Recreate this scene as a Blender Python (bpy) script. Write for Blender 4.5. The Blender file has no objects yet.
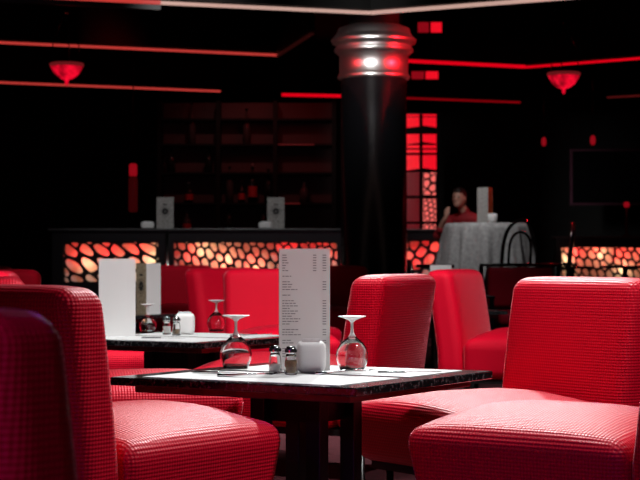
import bpy, bmesh, math, random
from mathutils import Vector, Matrix
S = bpy.context.scene
COL = S.collection
R = math.radians
F = 1750.0

# ---------------------------------------------------------------- camera
cam = bpy.data.cameras.new('camera'); co = bpy.data.objects.new('camera', cam); COL.objects.link(co)
co.location = (0, 0, 0.95); co.rotation_euler = (R(90) + math.atan(18 / F), 0, 0)
cam.sensor_width = 36; cam.lens = F / 640 * 36; cam.clip_start = 0.05; cam.clip_end = 100
cam.dof.use_dof = True; cam.dof.focus_distance = 5.75; cam.dof.aperture_fstop = 8.0
S.camera = co

# ---------------------------------------------------------------- world, view
w = bpy.data.worlds.new('dark_room'); S.world = w; w.use_nodes = True
w.node_tree.nodes['Background'].inputs[0].default_value = (0.010, 0.006, 0.010, 1)
w.node_tree.nodes['Background'].inputs[1].default_value = 0.15
S.view_settings.view_transform = 'Standard'; S.view_settings.look = 'None'
S.view_settings.exposure = 0.0; S.view_settings.gamma = 1.0; S.view_settings.use_curve_mapping = False

# ---------------------------------------------------------------- ceiling spots and added fill lamps
def spot(name, loc, to, power, ang=90, blend=0.7, col=(1, 1, 1), rad=0.12):
    l = bpy.data.lights.new(name, 'SPOT'); o = bpy.data.objects.new(name, l); COL.objects.link(o)
    l.energy = power; l.spot_size = R(ang); l.spot_blend = blend; l.color = col; l.shadow_soft_size = rad
    o.location = loc; o.rotation_euler = (Vector(to) - Vector(loc)).to_track_quat('-Z', 'Y').to_euler()
    return o
def area(name, loc, to, power, size, col=(1, 1, 1), size_y=None):
    l = bpy.data.lights.new(name, 'AREA'); o = bpy.data.objects.new(name, l); COL.objects.link(o)
    l.energy = power; l.size = size; l.color = col
    if size_y: l.shape = 'RECTANGLE'; l.size_y = size_y
    o.location = loc; o.rotation_euler = (Vector(to) - Vector(loc)).to_track_quat('-Z', 'Y').to_euler()
    return o
def bulb(loc, power, col, rad=0.03):
    l = bpy.data.lights.new('bulb', 'POINT'); o = bpy.data.objects.new('bulb', l); COL.objects.link(o)
    l.energy = power; l.color = col; l.shadow_soft_size = rad; o.location = loc
    return o
spot('unseen_ceiling_spot', (1.8, 4.95, 3.2), (0.1, 5.9, 0.5), 220, 98)
spot('unseen_ceiling_spot', (-3.6, 9.6, 3.5), (-1.1, 11.7, 0.75), 200, 26)  # added to brighten the tan menu face on the far table
spot('unseen_ceiling_spot', (-2.7, 7.4, 3.3), (-1.1, 9.3, 0.45), 380, 22)  # added to light the seat beyond the second table
spot('unseen_ceiling_spot', (-1.1, 5.6, 3.5), (-0.95, 8.6, 0.6), 190, 24)  # added front light for the blank menu on the second table
spot('unseen_ceiling_spot', (0.9, 8.3, 3.6), (0.1, 5.8, 0.5), 640, 46)
spot('unseen_ceiling_spot', (0.5, 10.6, 3.2), (0.2, 5.7, 0.45), 900, 28)  # added back spot that gives the seat tops their pink sheen
spot('unseen_ceiling_spot', (-0.3, 6.2, 3.3), (-0.2, 6.4, 0.5), 130, 80)
spot('unseen_ceiling_spot', (-0.6, 8.2, 3.5), (-0.6, 8.8, 0.5), 380, 80)
spot('unseen_ceiling_spot', (1.9, 8.6, 3.5), (1.2, 10.2, 0.6), 420, 75)
spot('unseen_ceiling_spot', (0.2, 8.8, 3.5), (-0.2, 11.2, 0.5), 330, 50)
spot('unseen_ceiling_spot', (1.2, 17.6, 3.9), (1.95, 19.7, 0.9), 190, 50)
spot('unseen_ceiling_spot', (2.3, 14.2, 3.9), (2.05, 17.0, 0.7), 150, 26)  # added to lift the dark armchair cushions
spot('ledge_fill_spot', (-1.0, 14.0, 3.9), (-1.0, 17.5, 1.1), 150, 50)  # added lamp to brighten the menus on the divider ledge
area('camera_side_fill', (-0.2, -2.2, 2.85), (0.3, 16.5, 1.9), 14, 0.6, (1.0, 0.72, 1.0), 2.1)  # added lamp behind the camera, for column highlight and chair fronts
spot('tint_fill_spot', (-1.6, 0.4, 2.2), (-0.62, 2.8, 0.6), 130, 36, col=(0.26, 0.04, 1.0))  # added blue lamp that tints the nearest chair back purple
spot('tint_fill_spot', (0.9, 1.6, 2.6), (0.75, 4.8, 0.25), 60, 16, col=(0.10, 0.02, 1.0))  # added blue lamp for the shaded side of the right seat
for nm, lo, to, pw, c_, sx_, sy_ in (('column_fill', (-0.5, 11.6, 3.1), (0.52, 16.4, 2.75), 5, (1, 0.97, 0.95), 0.5, 1.5),  # added unseen lamp that makes the white highlight on the capital
                                  ('red_rim_fill', (-1.5, 15.0, 3.1), (0.3, 16.5, 2.95), 1.0, (1, 0.01, 0.02), 0.35, 0.9),  # added red lamp for the left rim of the capital
                                  ('red_rim_fill', (2.5, 15.2, 3.1), (0.7, 16.5, 2.95), 7, (1, 0.01, 0.02), 0.35, 0.9)):  # added red lamp for the right rim of the capital
    area(nm, lo, to, pw, sx_, c_, sy_).data.spread = R(16)

# ---------------------------------------------------------------- materials
def srgb(r, g, b):
    f = lambda c: (c / 255 / 12.92) if c / 255 <= 0.04045 else ((c / 255 + 0.055) / 1.055) ** 2.4
    return (f(r), f(g), f(b), 1)
def mat(name, col, rough=0.5, metal=0.0, **k):
    m = bpy.data.materials.new(name); m.use_nodes = True
    b = m.node_tree.nodes['Principled BSDF']
    b.inputs['Base Color'].default_value = tuple(col[:3]) + (1,)
    b.inputs['Roughness'].default_value = rough; b.inputs['Metallic'].default_value = metal
    for a, v in k.items(): b.inputs[a.replace('_', ' ')].default_value = v
    return m
def emis(name, col, strength):
    m = mat(name, (0.02, 0.0, 0.0), 0.4)
    b = m.node_tree.nodes['Principled BSDF']
    b.inputs['Emission Color'].default_value = tuple(col[:3]) + (1,); b.inputs['Emission Strength'].default_value = strength
    return m
def math_node(nt, op, a, b=None):
    n = nt.nodes.new('ShaderNodeMath'); n.operation = op
    for i, v in enumerate((a, b)):
        if v is None: continue
        if isinstance(v, (int, float)): n.inputs[i].default_value = v
        else: nt.links.new(v, n.inputs[i])
    return n.outputs[0]
def fabric(name, col, sheen=1.0, pitch=0.0105, tint=(1, 0.36, 0.42)):
    m = mat(name, col, 0.5, 0, Sheen_Weight=sheen, Sheen_Roughness=0.16, Sheen_Tint=tuple(tint) + (1,), Specular_Tint=(1, 0.20, 0.25, 1))
    m.node_tree.nodes['Principled BSDF'].inputs['Specular IOR Level'].default_value = 0.42
    nt = m.node_tree; b = nt.nodes['Principled BSDF']
    tc = nt.nodes.new('ShaderNodeTexCoord'); sp = nt.nodes.new('ShaderNodeSeparateXYZ'); nt.links.new(tc.outputs['Object'], sp.inputs[0])
    sn = nt.nodes.new('ShaderNodeSeparateXYZ'); nt.links.new(tc.outputs['Normal'], sn.inputs[0])
    hs = []
    for i, wt in enumerate((0.7, 0.7, 0.8)):
        s = math_node(nt, 'SINE', math_node(nt, 'MULTIPLY', sp.outputs[i], 2 * math.pi / pitch))
        k = math_node(nt, 'MULTIPLY', math_node(nt, 'SUBTRACT', 1.0, math_node(nt, 'ABSOLUTE', sn.outputs[i])), 3.0)
        k = math_node(nt, 'MINIMUM', k, 1.0)   # ribs fade out where their axis points along the normal
        hs.append(math_node(nt, 'MULTIPLY', math_node(nt, 'MULTIPLY', s, wt), k))
    h = math_node(nt, 'ADD', math_node(nt, 'ADD', hs[0], hs[1]), hs[2])
    bp = nt.nodes.new('ShaderNodeBump'); bp.inputs['Strength'].default_value = 1.0; bp.inputs['Distance'].default_value = 0.0007
    nt.links.new(h, bp.inputs['Height']); nt.links.new(bp.outputs[0], b.inputs['Normal'])
    # groove shade between the ribs painted into the base colour
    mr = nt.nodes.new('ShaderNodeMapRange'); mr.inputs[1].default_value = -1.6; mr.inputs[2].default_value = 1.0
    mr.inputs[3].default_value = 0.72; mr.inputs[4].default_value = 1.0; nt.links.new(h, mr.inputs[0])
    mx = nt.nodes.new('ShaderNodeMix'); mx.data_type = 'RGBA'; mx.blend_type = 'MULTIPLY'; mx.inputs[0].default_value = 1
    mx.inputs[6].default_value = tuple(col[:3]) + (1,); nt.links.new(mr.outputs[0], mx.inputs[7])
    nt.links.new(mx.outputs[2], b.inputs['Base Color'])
    return m
def noisy(name, c1, c2, scale, rough=0.4, metal=0.0, detail=4, lo=0.4, hi=0.6, bump=0):
    m = mat(name, c1, rough, metal); nt = m.node_tree; b = nt.nodes['Principled BSDF']
    tc = nt.nodes.new('ShaderNodeTexCoord'); n = nt.nodes.new('ShaderNodeTexNoise')
    n.inputs['Scale'].default_value = scale; n.inputs['Detail'].default_value = detail
    nt.links.new(tc.outputs['Object'], n.inputs['Vector'])
    r = nt.nodes.new('ShaderNodeValToRGB'); r.color_ramp.elements[0].position = lo; r.color_ramp.elements[1].position = hi
    r.color_ramp.elements[0].color = tuple(c1[:3]) + (1,); r.color_ramp.elements[1].color = tuple(c2[:3]) + (1,)
    nt.links.new(n.outputs['Fac'], r.inputs[0]); nt.links.new(r.outputs[0], b.inputs['Base Color'])
    if bump:
        bp = nt.nodes.new('ShaderNodeBump'); bp.inputs['Distance'].default_value = bump
        nt.links.new(n.outputs['Fac'], bp.inputs['Height']); nt.links.new(bp.outputs[0], b.inputs['Normal'])
    return m
M = {}
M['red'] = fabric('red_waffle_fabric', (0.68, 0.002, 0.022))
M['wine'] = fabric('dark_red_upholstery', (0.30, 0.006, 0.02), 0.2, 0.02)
M['black_wood'] = mat('black_lacquered_wood', (0.006, 0.006, 0.007), 0.35)
M['black_gloss'] = mat('black_gloss', (0.004, 0.004, 0.005), 0.12)
M['column'] = mat('black_column_lacquer', (0.004, 0.004, 0.005), 0.24)
M['black_matte'] = mat('black_paint', (0.003, 0.003, 0.003), 0.7)
M['ceiling'] = noisy('black_ceiling_lacquer', (0.002, 0.002, 0.002), (0.004, 0.004, 0.004), 3, 0.5)
M['ceiling'].node_tree.nodes['Principled BSDF'].inputs['Specular IOR Level'].default_value = 0.12
M['granite'] = noisy('black_speckled_granite', (0.008, 0.008, 0.009), (0.10, 0.10, 0.105), 90, 0.12, 0, 6, 0.52, 0.72)
M['board'] = noisy('red_brown_board', (0.10, 0.018, 0.016), (0.05, 0.010, 0.010), 12, 0.4)
M['paper'] = mat('white_paper', (0.54, 0.54, 0.535), 0.75)
M['card'] = mat('white_card', (0.80, 0.80, 0.79), 0.6)
M['ink'] = mat('grey_ink', (0.24, 0.24, 0.24), 0.8)
M['dark_ink'] = mat('dark_ink', (0.015, 0.015, 0.016), 0.8)
M['pattern'] = noisy('mottled_grey_card', (0.26, 0.25, 0.24), (0.42, 0.41, 0.39), 60, 0.6)
M['tan_pattern'] = noisy('mottled_tan_card', (0.34, 0.25, 0.16), (0.48, 0.38, 0.26), 60, 0.6)
M['orange_card'] = noisy('orange_card', (0.75, 0.16, 0.01), (0.40, 0.06, 0.01), 25, 0.6)
M['napkin'] = noisy('white_napkin', (0.80, 0.80, 0.80), (0.72, 0.72, 0.72), 30, 0.8)
M['chrome'] = mat('chrome', (0.75, 0.75, 0.76), 0.15, 1.0)
M['steel'] = mat('brushed_steel', (0.55, 0.54, 0.54), 0.36, 1.0)
M['salt'] = mat('salt', (0.8, 0.8, 0.78), 0.9)
M['pepper'] = noisy('ground_pepper', (0.10, 0.06, 0.03), (0.35, 0.25, 0.13), 400, 0.9)
M['glass'] = mat('clear_glass', (1, 1, 1), 0.02, 0, Transmission_Weight=1.0, IOR=1.45)
M['glint_glass'] = mat('glint_white_glass', (0.92, 0.92, 0.92), 0.35, 0, Transmission_Weight=0.35, IOR=1.45)  # clear glass whitened: highlights on stem and foot put into the colour
M['bottle'] = mat('dark_bottle_glass', (0.012, 0.010, 0.009), 0.14)
M['bottle_red'] = mat('red_bottle_label', (0.45, 0.02, 0.02), 0.4)
M['clear_bottle'] = mat('smoky_bottle_glass', (0.06, 0.04, 0.04), 0.1)
M['carpet'] = noisy('dark_red_carpet', (0.050, 0.003, 0.008), (0.085, 0.008, 0.014), 25, 0.95, 0, 6, 0.35, 0.65, 0.004)
M['shelf_wood'] = mat('black_shelf_wood', (0.004, 0.003, 0.003), 0.6, Specular_IOR_Level=0.15)
M['dark_metal'] = mat('dark_metal', (0.10, 0.10, 0.10), 0.35, 1.0)
M['ledge'] = mat('grey_black_ledge', (0.06, 0.06, 0.062), 0.3)
M['dull_red'] = mat('dark_red_back_panel', (0.06, 0.004, 0.004), 0.6)
M['cloth'] = noisy('grey_woven_tablecloth', (0.30, 0.29, 0.29), (0.44, 0.43, 0.43), 28, 0.75, 0, 8, 0.35, 0.65)
M['led'] = emis('red_cove_led', (1.0, 0.08, 0.065), 0.5)
M['led_deep'] = emis('deep_red_led', (1.0, 0.0, 0.012), 0.75)
M['led_dim'] = emis('dim_red_led', (0.7, 0.05, 0.05), 0.10)
M['led_faint'] = emis('faint_red_led', (0.6, 0.08, 0.07), 0.025)
M['led_low'] = emis('low_red_led', (1.0, 0.0, 0.015), 0.22)
M['cornice_glow'] = emis('glowing_cornice_trim', (1.0, 0.62, 0.52), 0.55)  # emission stands in for light on the metal cornice trim
M['bowl'] = emis('red_glass_bowl', (1.0, 0.004, 0.03), 0.6)
_nt = M['bowl'].node_tree; _n = _nt.nodes.new('ShaderNodeTexNoise'); _n.inputs['Scale'].default_value = 9; _n.inputs['Detail'].default_value = 3
_tc = _nt.nodes.new('ShaderNodeTexCoord'); _nt.links.new(_tc.outputs['Object'], _n.inputs['Vector'])
_mr = _nt.nodes.new('ShaderNodeMapRange'); _mr.inputs[1].default_value = 0.35; _mr.inputs[2].default_value = 0.65; _mr.inputs[3].default_value = 0.12; _mr.inputs[4].default_value = 0.95
_nt.links.new(_n.outputs['Fac'], _mr.inputs[0]); _nt.links.new(_mr.outputs[0], _nt.nodes['Principled BSDF'].inputs['Emission Strength'])
M['lantern_dim'] = emis('unlit_red_glass', (0.7, 0.02, 0.03), 0.035)
M['bowl_rim'] = emis('dim_red_glass', (0.8, 0.05, 0.06), 0.15)
M['pane'] = emis('backlit_red_glass', (1.0, 0.006, 0.02), 0.85)
M['pane_dim'] = emis('backlit_dim_red_glass', (1.0, 0.0, 0.03), 0.10)
M['pane_hot'] = emis('backlit_pink_glass', (1.0, 0.16, 0.14), 0.9)
M['board_lit'] = mat('white_light_box_back', (0.85, 0.80, 0.76), 0.8)
M['skin'] = mat('skin', (0.55, 0.30, 0.22), 0.5)
M['hair'] = mat('dark_hair', (0.012, 0.008, 0.007), 0.5)
M['shirt'] = mat('red_shirt', (0.30, 0.008, 0.015), 0.8)
M['trousers'] = mat('black_trousers', (0.01, 0.01, 0.012), 0.8)
M['plum'] = mat('dark_plum_frame', (0.10, 0.02, 0.05), 0.3)
M['eye'] = mat('dark_eye', (0.01, 0.008, 0.006), 0.2)

# ---------------------------------------------------------------- mesh helpers
def P(px, py, Y): return Vector(((px - 320) / F * Y, Y, 0.95 - (py - 258) / F * Y))
def obj(name, bm, m, parent=None, smooth=False, loc=None):
    me = bpy.data.meshes.new(name); bm.normal_update(); bm.to_mesh(me); bm.free()
    for mm in (m if isinstance(m, (list, tuple)) else [m]): me.materials.append(mm)
    if smooth:
        for p in me.polygons: p.use_smooth = True
    o = bpy.data.objects.new(name, me); COL.objects.link(o)
    if parent: o.parent = parent
    if loc is not None: o.location = loc
    return o
def thing(name, label, cat, loc=(0, 0, 0), rz=0, group=None):
    o = bpy.data.objects.new(name, None); COL.objects.link(o); o.empty_display_size = 0.05
    o.location = loc; o.rotation_euler = (0, 0, rz)
    return tag(o, label, cat, group)
def tag(o, label, cat, group=None):
    o['label'] = label; o['category'] = cat
    if group: o['group'] = group
    return o
def struct(name, bm, m, smooth=False):
    o = obj(name, bm, m, None, smooth); o['kind'] = 'structure'; return o
def dup(root, loc, rz, label, group=None):
    r = root.copy(); COL.objects.link(r); r.location = loc; r.rotation_euler = (0, 0, rz); r['label'] = label
    if group: r['group'] = group
    for ch in list(root.children):
        c = ch.copy(); COL.objects.link(c); c.parent = r
        for g in ch.children:
            d = g.copy(); COL.objects.link(d); d.parent = c
    return r
def box(bm, c, s, rot=None, mi=0):
    r = bmesh.ops.create_cube(bm, size=1.0)
    mtx = Matrix.Translation(Vector(c)) @ (rot.to_4x4() if rot else Matrix()) @ Matrix.Diagonal((s[0], s[1], s[2], 1))
    bmesh.ops.transform(bm, matrix=mtx, verts=r['verts'])
    for v in r['verts']:
        for f in v.link_faces: f.material_index = mi
    return r['verts']
def bbox(x0, x1, y0, y1, z0, z1, bev=0.0, seg=2):
    bm = bmesh.new(); box(bm, ((x0 + x1) / 2, (y0 + y1) / 2, (z0 + z1) / 2), (abs(x1 - x0), abs(y1 - y0), abs(z1 - z0)))
    if bev: bmesh.ops.bevel(bm, geom=list(bm.edges), offset=bev, segments=seg, affect='EDGES', profile=0.5)
    return bm
def lathe(bm, prof, n=32, c=(0, 0, 0), mi=0):
    c = Vector(c); rings = []
    for r, z in prof:
        if r < 1e-5: rings.append([bm.verts.new(c + Vector((0, 0, z)))])
        else: rings.append([bm.verts.new(c + Vector((r * math.cos(2 * math.pi * i / n), r * math.sin(2 * math.pi * i / n), z))) for i in range(n)])
    for a, b in zip(rings, rings[1:]):
        for i in range(n):
            j = (i + 1) % n
            q = [a[i % len(a)], a[j % len(a)], b[j % len(b)], b[i % len(b)]]
            q = [v for k, v in enumerate(q) if v not in q[:k]]
            if len(q) >= 3:
                try: f = bm.faces.new(q); f.material_index = mi
                except ValueError: pass
    bmesh.ops.recalc_face_normals(bm, faces=list(bm.faces))
    return bm
def tube(bm, pts, r, n=8, cap=True):
    pts = [Vector(p) for p in pts]; rings = []
    up = None
    for i, p in enumerate(pts):
        d = (pts[min(i + 1, len(pts) - 1)] - pts[max(i - 1, 0)]).normalized()
        if up is None: up = Vector((0, 0, 1)) if abs(d.z) < 0.9 else Vector((1, 0, 0))
        a = d.cross(up).normalized(); up = a.cross(d).normalized()
        rr = r[i] if isinstance(r, (list, tuple)) else r
        rings.append([bm.verts.new(p + a * rr * math.cos(2 * math.pi * k / n) + up * rr * math.sin(2 * math.pi * k / n)) for k in range(n)])
    for a, b in zip(rings, rings[1:]):
        for k in range(n): bm.faces.new([a[k], a[(k + 1) % n], b[(k + 1) % n], b[k]])
    if cap: bm.faces.new(rings[0][::-1]); bm.faces.new(rings[-1])
    bmesh.ops.recalc_face_normals(bm, faces=list(bm.faces))
    return bm
def rbox(sx, sy, sz, r, fn=None, nmid=6, nr=4):
    """box of full size sx,sy,sz centred at 0 with rounded edges of radius r, then every vertex moved by fn"""
    h = (sx / 2, sy / 2, sz / 2)
    def coords(a):
        L = [-a + r * (1 - math.cos(math.pi / 2 * i / nr)) for i in range(nr)]
        Mid = [-(a - r) + 2 * (a - r) * i / nmid for i in range(nmid + 1)]
        return L + Mid + [-x for x in L[::-1]]
    cs = [coords(a) for a in h]; bm = bmesh.new(); vd = {}
    def V(p):
        k = tuple(round(x, 6) for x in p)
        if k not in vd:
            q = Vector(p); inner = Vector([max(-(h[i] - r), min(h[i] - r, q[i])) for i in range(3)])
            d = q - inner
            if d.length > 1e-9:
                d.normalize(); q = inner + d * r
            vd[k] = bm.verts.new(q)
        return vd[k]
    for ax in range(3):
        u, v = [i for i in range(3) if i != ax]
        for sgn in (-1, 1):
            for i in range(len(cs[u]) - 1):
                for j in range(len(cs[v]) - 1):
                    pts = []
                    for (a, b) in ((i, j), (i + 1, j), (i + 1, j + 1), (i, j + 1)):
                        p = [0, 0, 0]; p[ax] = sgn * h[ax]; p[u] = cs[u][a]; p[v] = cs[v][b]; pts.append(V(p))
                    if len(set(pts)) == 4: bm.faces.new(pts)
    if fn:
        for vv in bm.verts: vv.co = fn(vv.co.copy())
    bmesh.ops.recalc_face_normals(bm, faces=list(bm.faces))
    return bm

# ================================================================= SETTING
struct('floor', bbox(-7, 7, -4, 30, -0.1, 0), M['carpet'])
struct('ceiling', bbox(-7, 7, -4, 30, 4.0, 4.1), M['ceiling'])
struct('wall_left', bbox(-7.1, -7, -4, 30, 0, 4.0), M['black_matte'])
struct('wall_right', bbox(7, 7.1, -4, 30, 0, 4.0), M['black_matte'])
struct('wall_back', bbox(-7, 7, 30, 30.1, 0, 4.0), M['black_matte'])
struct('wall_front', bbox(-7, 7, -4.1, -4, 0, 4.0), M['black_matte'])

def wallstrip(bm, a, b, z0, z1, t):
    """upright slab of thickness t whose plan runs from a to b"""
    a = Vector((a[0], a[1], 0)); b = Vector((b[0], b[1], 0)); d = b - a; L = d.length
    rot = Matrix.Rotation(math.atan2(d.y, d.x), 3, 'Z')
    c = (a + b) / 2; box(bm, (c.x, c.y, (z0 + z1) / 2), (L, t, z1 - z0), rot)
def at_z(px, py, z):
    Y = (z - 0.95) * F / (258 - py); return ((px - 320) / F * Y, Y)
ZS = 3.26
def soffit(n, pts, th=0.06, z=ZS):
    bm = bmesh.new()
    for a, b in zip(pts, pts[1:]): wallstrip(bm, a, b, z + 0.04, 4.0, th)
    o = struct('trim_%d' % n, bm, M['ceiling']); return o
def cove(label, a, b, m, h=0.023, z=ZS, group=None, t=0.05):
    bm = bmesh.new(); wallstrip(bm, a, b, z, z + h, t)
    o = obj('cove_light', bm, m); tag(o, label, 'cove light', group); return o
# front cornice: a corner pointing away from the camera
Z1 = 3.165
n0, n1, n2, n3 = at_z(-20, -5, Z1), at_z(160, 4, Z1), at_z(371, 14, Z1), at_z(600, -3.5, Z1)
soffit(1, [n0, n2, n3], 0.06, Z1)
cove('long glowing pinkish white cornice trim along the front ceiling edge left of the column', n1, n2, M['cornice_glow'], 0.026, Z1)
cove('red light strip at the left end of the front ceiling edge', n0, n1, M['led'], 0.03, Z1)
cove('glowing pinkish white cornice trim along the front ceiling edge right of the column', n2, n3, M['cornice_glow'], 0.028, Z1)
def trimrail(name, a, b, z, label):
    bm = bmesh.new(); wallstrip(bm, a, b, z, z + 0.03, 0.07); o = obj(name, bm, M['steel']); o['kind'] = 'structure'; return o
for n_, a_, b_ in ((10, n0, n1),):
    bm = bmesh.new(); wallstrip(bm, a_, b_, Z1 - 0.05, Z1 - 0.006, 0.04); struct('trim_%d' % n_, bm, M['dark_metal'])
# second row
l0, l1, l2 = at_z(-30, 42, ZS), at_z(278, 56, ZS), at_z(312, 34, ZS)
soffit(2, [l0, l1, l2])
cove('upper red light strip behind the left hanging bowl lamp', l0, l1, M['led'])
cove('short dim light strip turning towards the room at the end of the upper left strip', l1, l2, M['led_faint'], 0.015)
r0, r1, r2 = at_z(404, 62, ZS), at_z(525, 68, ZS), at_z(680, 56, ZS)
soffit(3, [r0, r1, r2])
cove('upper deep red light strip right beside the column capital', r0, r1, M['led_deep'], 0.034)
cove('upper red light strip passing behind the right hanging bowl lamp', r1, r2, M['led_deep'], 0.022)
# third row
a0, a1 = at_z(-30, 82, ZS), at_z(220, 92, ZS)
b0, b1, b2 = at_z(282, 96, ZS), at_z(400, 98.5, ZS), at_z(520, 103, ZS)
c0, c1 = at_z(608, 98, ZS), at_z(680, 94, ZS)
soffit(4, [a0, a1, b0, b1, b2, c0, c1])
cove('lower red light strip below the left hanging bowl lamp', a0, a1, M['led'])
cove('lower deep red light strip above the bottle shelves and behind the column', b0, b1, M['led_deep'], 0.04)
cove('lower dim red light strip right of the column', b1, b2, M['led_low'], 0.022)
cove('faint red light strip at far right above the dark screen', c0, c1, M['led_dim'], 0.02)

# column
cx, cy = P(374, 258, 16.5).x, 16.55
bm = lathe(bmesh.new(), [(0.0, 0), (0.40, 0), (0.40, 0.22), (0.36, 0.26), (0.315, 0.30), (0.31, 2.66), (0.0, 2.66)], 64, (cx, cy, 0))
column = obj('column', bm, M['column'], None, True); column['kind'] = 'structure'
prof = [(0.0, 2.64), (0.335, 2.64), (0.345, 2.66), (0.335, 2.685), (0.325, 2.70), (0.325, 2.86), (0.345, 2.875), (0.375, 2.90), (0.375, 2.925), (0.355, 2.94),
        (0.355, 2.955), (0.395, 2.975), (0.405, 3.01), (0.385, 3.03), (0.37, 3.04), (0.35, 3.07), (0.335, 3.12), (0.27, 3.145), (0, 3.145)]
cap_ = obj('column_capital', lathe(bmesh.new(), prof, 64, (cx, cy, 0)), M['steel'], column, False)
obj('column_neck', lathe(bmesh.new(), [(0, 3.146), (0.24, 3.146), (0.24, 4.0), (0, 4.0)], 48, (cx, cy, 0)), M['shelf_wood'], column, True)
for p in cap_.data.polygons: p.use_smooth = True

# ================================================================= LOUNGE CHAIRS
CW, CD, CB = 0.68, 0.72, 0.16
def make_chair(label, group, drop=0.0, crown=0.062):
    t = thing('lounge_chair', label, 'chair', (0, 0, 0), 0, group)
    def seat_fn(p):
        p.y -= CD / 2
        u = p.x / (CW / 2); v = (p.y + CD / 2) / (CD / 2)
        if p.z > 0: p.z += crown * max(0, 1 - u * u) * max(0, 1 - v ** 4) * (p.z / 0.10)
        fr = max(0, -(p.y + CD - 0.12) / 0.12)
        if p.y < -0.1: p.y += 0.05 * (0.1 - p.z) / 0.2 * min(1, max(0, (-p.y - 0.1) / (CD - 0.1)))
        p.x *= 1 - 0.03 * (0.1 - p.z) / 0.2
        p.z += 0.34
        if drop: p.z -= drop * min(1, max(0, (p.z - 0.222) / 0.2))
        return p
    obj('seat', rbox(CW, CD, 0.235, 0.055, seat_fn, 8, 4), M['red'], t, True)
    def back_fn(p):
        k = (p.z + 0.33) / 0.66
        p.x *= 0.985 + 0.015 * k
        # softly bulging front and rear, big-radius top corners
        u = p.x / (CW / 2)
        p.y += (1 if p.y > 0 else -1) * 0.015 * (1 - u * u) * (1 - (2 * k - 1) ** 2)
        if abs(u) > 0.55 and k > 0.8: p.z -= 0.010 * ((abs(u) - 0.55) / 0.45) ** 2 * (k - 0.8) / 0.2
        p.y += CB / 2 + 0.10 * max(0, k - 0.2) ** 1.15
        p.z += 0.55
        return p
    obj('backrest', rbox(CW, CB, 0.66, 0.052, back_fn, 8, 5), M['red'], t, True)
    obj('base_board', bbox(-0.29, 0.29, -0.62, 0.14, 0.195, 0.222), M['black_matte'], t)
    for sx in (-0.26, 0.26):
        for yy in (-0.56, 0.10):
            obj('leg', lathe(bmesh.new(), [(0, 0), (0.022, 0), (0.022, 0.01), (0.014, 0.02), (0.014, 0.194), (0, 0.194)], 12, (sx, yy, 0)), M['dark_metal'], t, True)
    return t
G_LC = 'red waffle weave lounge chairs'
chairs = [
    (-0.78, 4.775, 145, 'red lounge chair whose lit ribbed back and grid woven seat fill the lower left foreground'),
    (-0.590, 2.785, 145, 'nearest lounge chair, only a blurred purplish piece of its back at the lower left corner'),
    (1.005, 4.885, -127, 'red lounge chair whose pale topped seat with a dark side fills the lower right corner'),
    (0.86, 6.42, -55.2, 'red lounge chair with broad upright back at right, seat reaching to the front table'),
    (-1.03, 6.565, 99.8, 'red lounge chair tucked under the left corner of the front table, mostly its seat showing'),
    (0.19, 7.69, -114, 'red lounge chair seen from behind, just behind the right wine glass of the front table'),
    (0.98, 10.82, 67, 'red lounge chair facing right, left of the broad upright chair back at right'),
    (-0.275, 11.3, 6, 'bright red lounge chair directly behind the printed menu of the front table'),
    (-1.55, 9.35, 96, 'red lounge chair just beyond the left corner of the second table, rounded seat end showing'),
    (-0.57, 12.4, 45, 'crimson lounge chair turned sideways behind the second table, left of the menu'),
    (-1.36, 16.6, 4, 'dark red lounge chair against the lit divider, beside the chrome post'),
    (0.09, 16.0, -4, 'dark red lounge chair at the foot of the column, right of the printed menu'),
    (-3.0, 15.0, 0, 'dark red lounge chair farthest back at the left edge of the picture'),
    (-2.06, 10.75, 8, 'pale topped lounge chair at the left edge, peeking above the foreground chair back'),
]
proto = None
for (x, y, a, lab) in chairs:
    if proto is None:
        proto = make_chair(lab, G_LC); proto.location = (x, y, 0); proto.rotation_euler = (0, 0, R(a))
    elif 'broad upright' in lab and 'facing' not in lab:      # this one sits a little lower and flatter
        c_ = make_chair(lab, G_LC, 0.028, 0.045); c_.location = (x, y, 0); c_.rotation_euler = (0, 0, R(a))
    else: dup(proto, (x, y, 0), R(a), lab)

# ================================================================= TABLES
def make_table(label, side, loc, rz):
    t = thing('square_table', label, 'table', loc, rz, 'square lounge tables'); h = side / 2
    bm = bbox(-h, h, -h, h, 0.549, 0.575, 0.004, 2); obj('tabletop', bm, M['granite'], t)
    obj('underlay', bbox(-h + .055, h - .055, -h + .055, h - .055, 0.525, 0.549, 0.004), M['board'], t)
    a = 0.105; bm = bmesh.new()
    for s in (-1, 1):
        box(bm, (s * (a - .02), 0, 0.475), (0.025, 2 * a - .05, 0.094)); box(bm, (0, s * (a - .02), 0.475), (2 * a - .05, 0.025, 0.094))
    obj('apron', bm, M['black_wood'], t)
    for sx in (-1, 1):
        for sy in (-1, 1):
            obj('leg', bbox(sx * a - .027, sx * a + .027, sy * a - .027, sy * a + .027, 0, 0.5215, 0.004), M['black_wood'], t)
    return t
TA = R(58.5)
U = Vector((math.cos(R(148.5)), math.sin(R(148.5)), 0)); W = Vector((math.cos(TA), math.sin(TA), 0))
T1 = Vector((0.105, 5.05, 0)) + 0.45 * (U + W); T2 = Vector((-0.507, 7.71, 0)) + 0.44 * (U + W)
make_table('front square black granite table with white placemats and two wine glasses', 0.90, T1, TA)
make_table('second square black granite table behind the front one, at left', 0.88, T2, TA)
make_table('small far table holding the tan menu, its edge a dark line behind the second table', 0.62, (-1.36, 11.75, 0), TA)
make_table('far table behind red chairs carrying the short white menu left of the tablecloth', 0.60, (0.98, 12.6, 0), R(10))
ZT = 0.575
def tl(T, u, w_, z=ZT): 
    v = T + U * u + W * w_; return (v.x, v.y, z)
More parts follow.
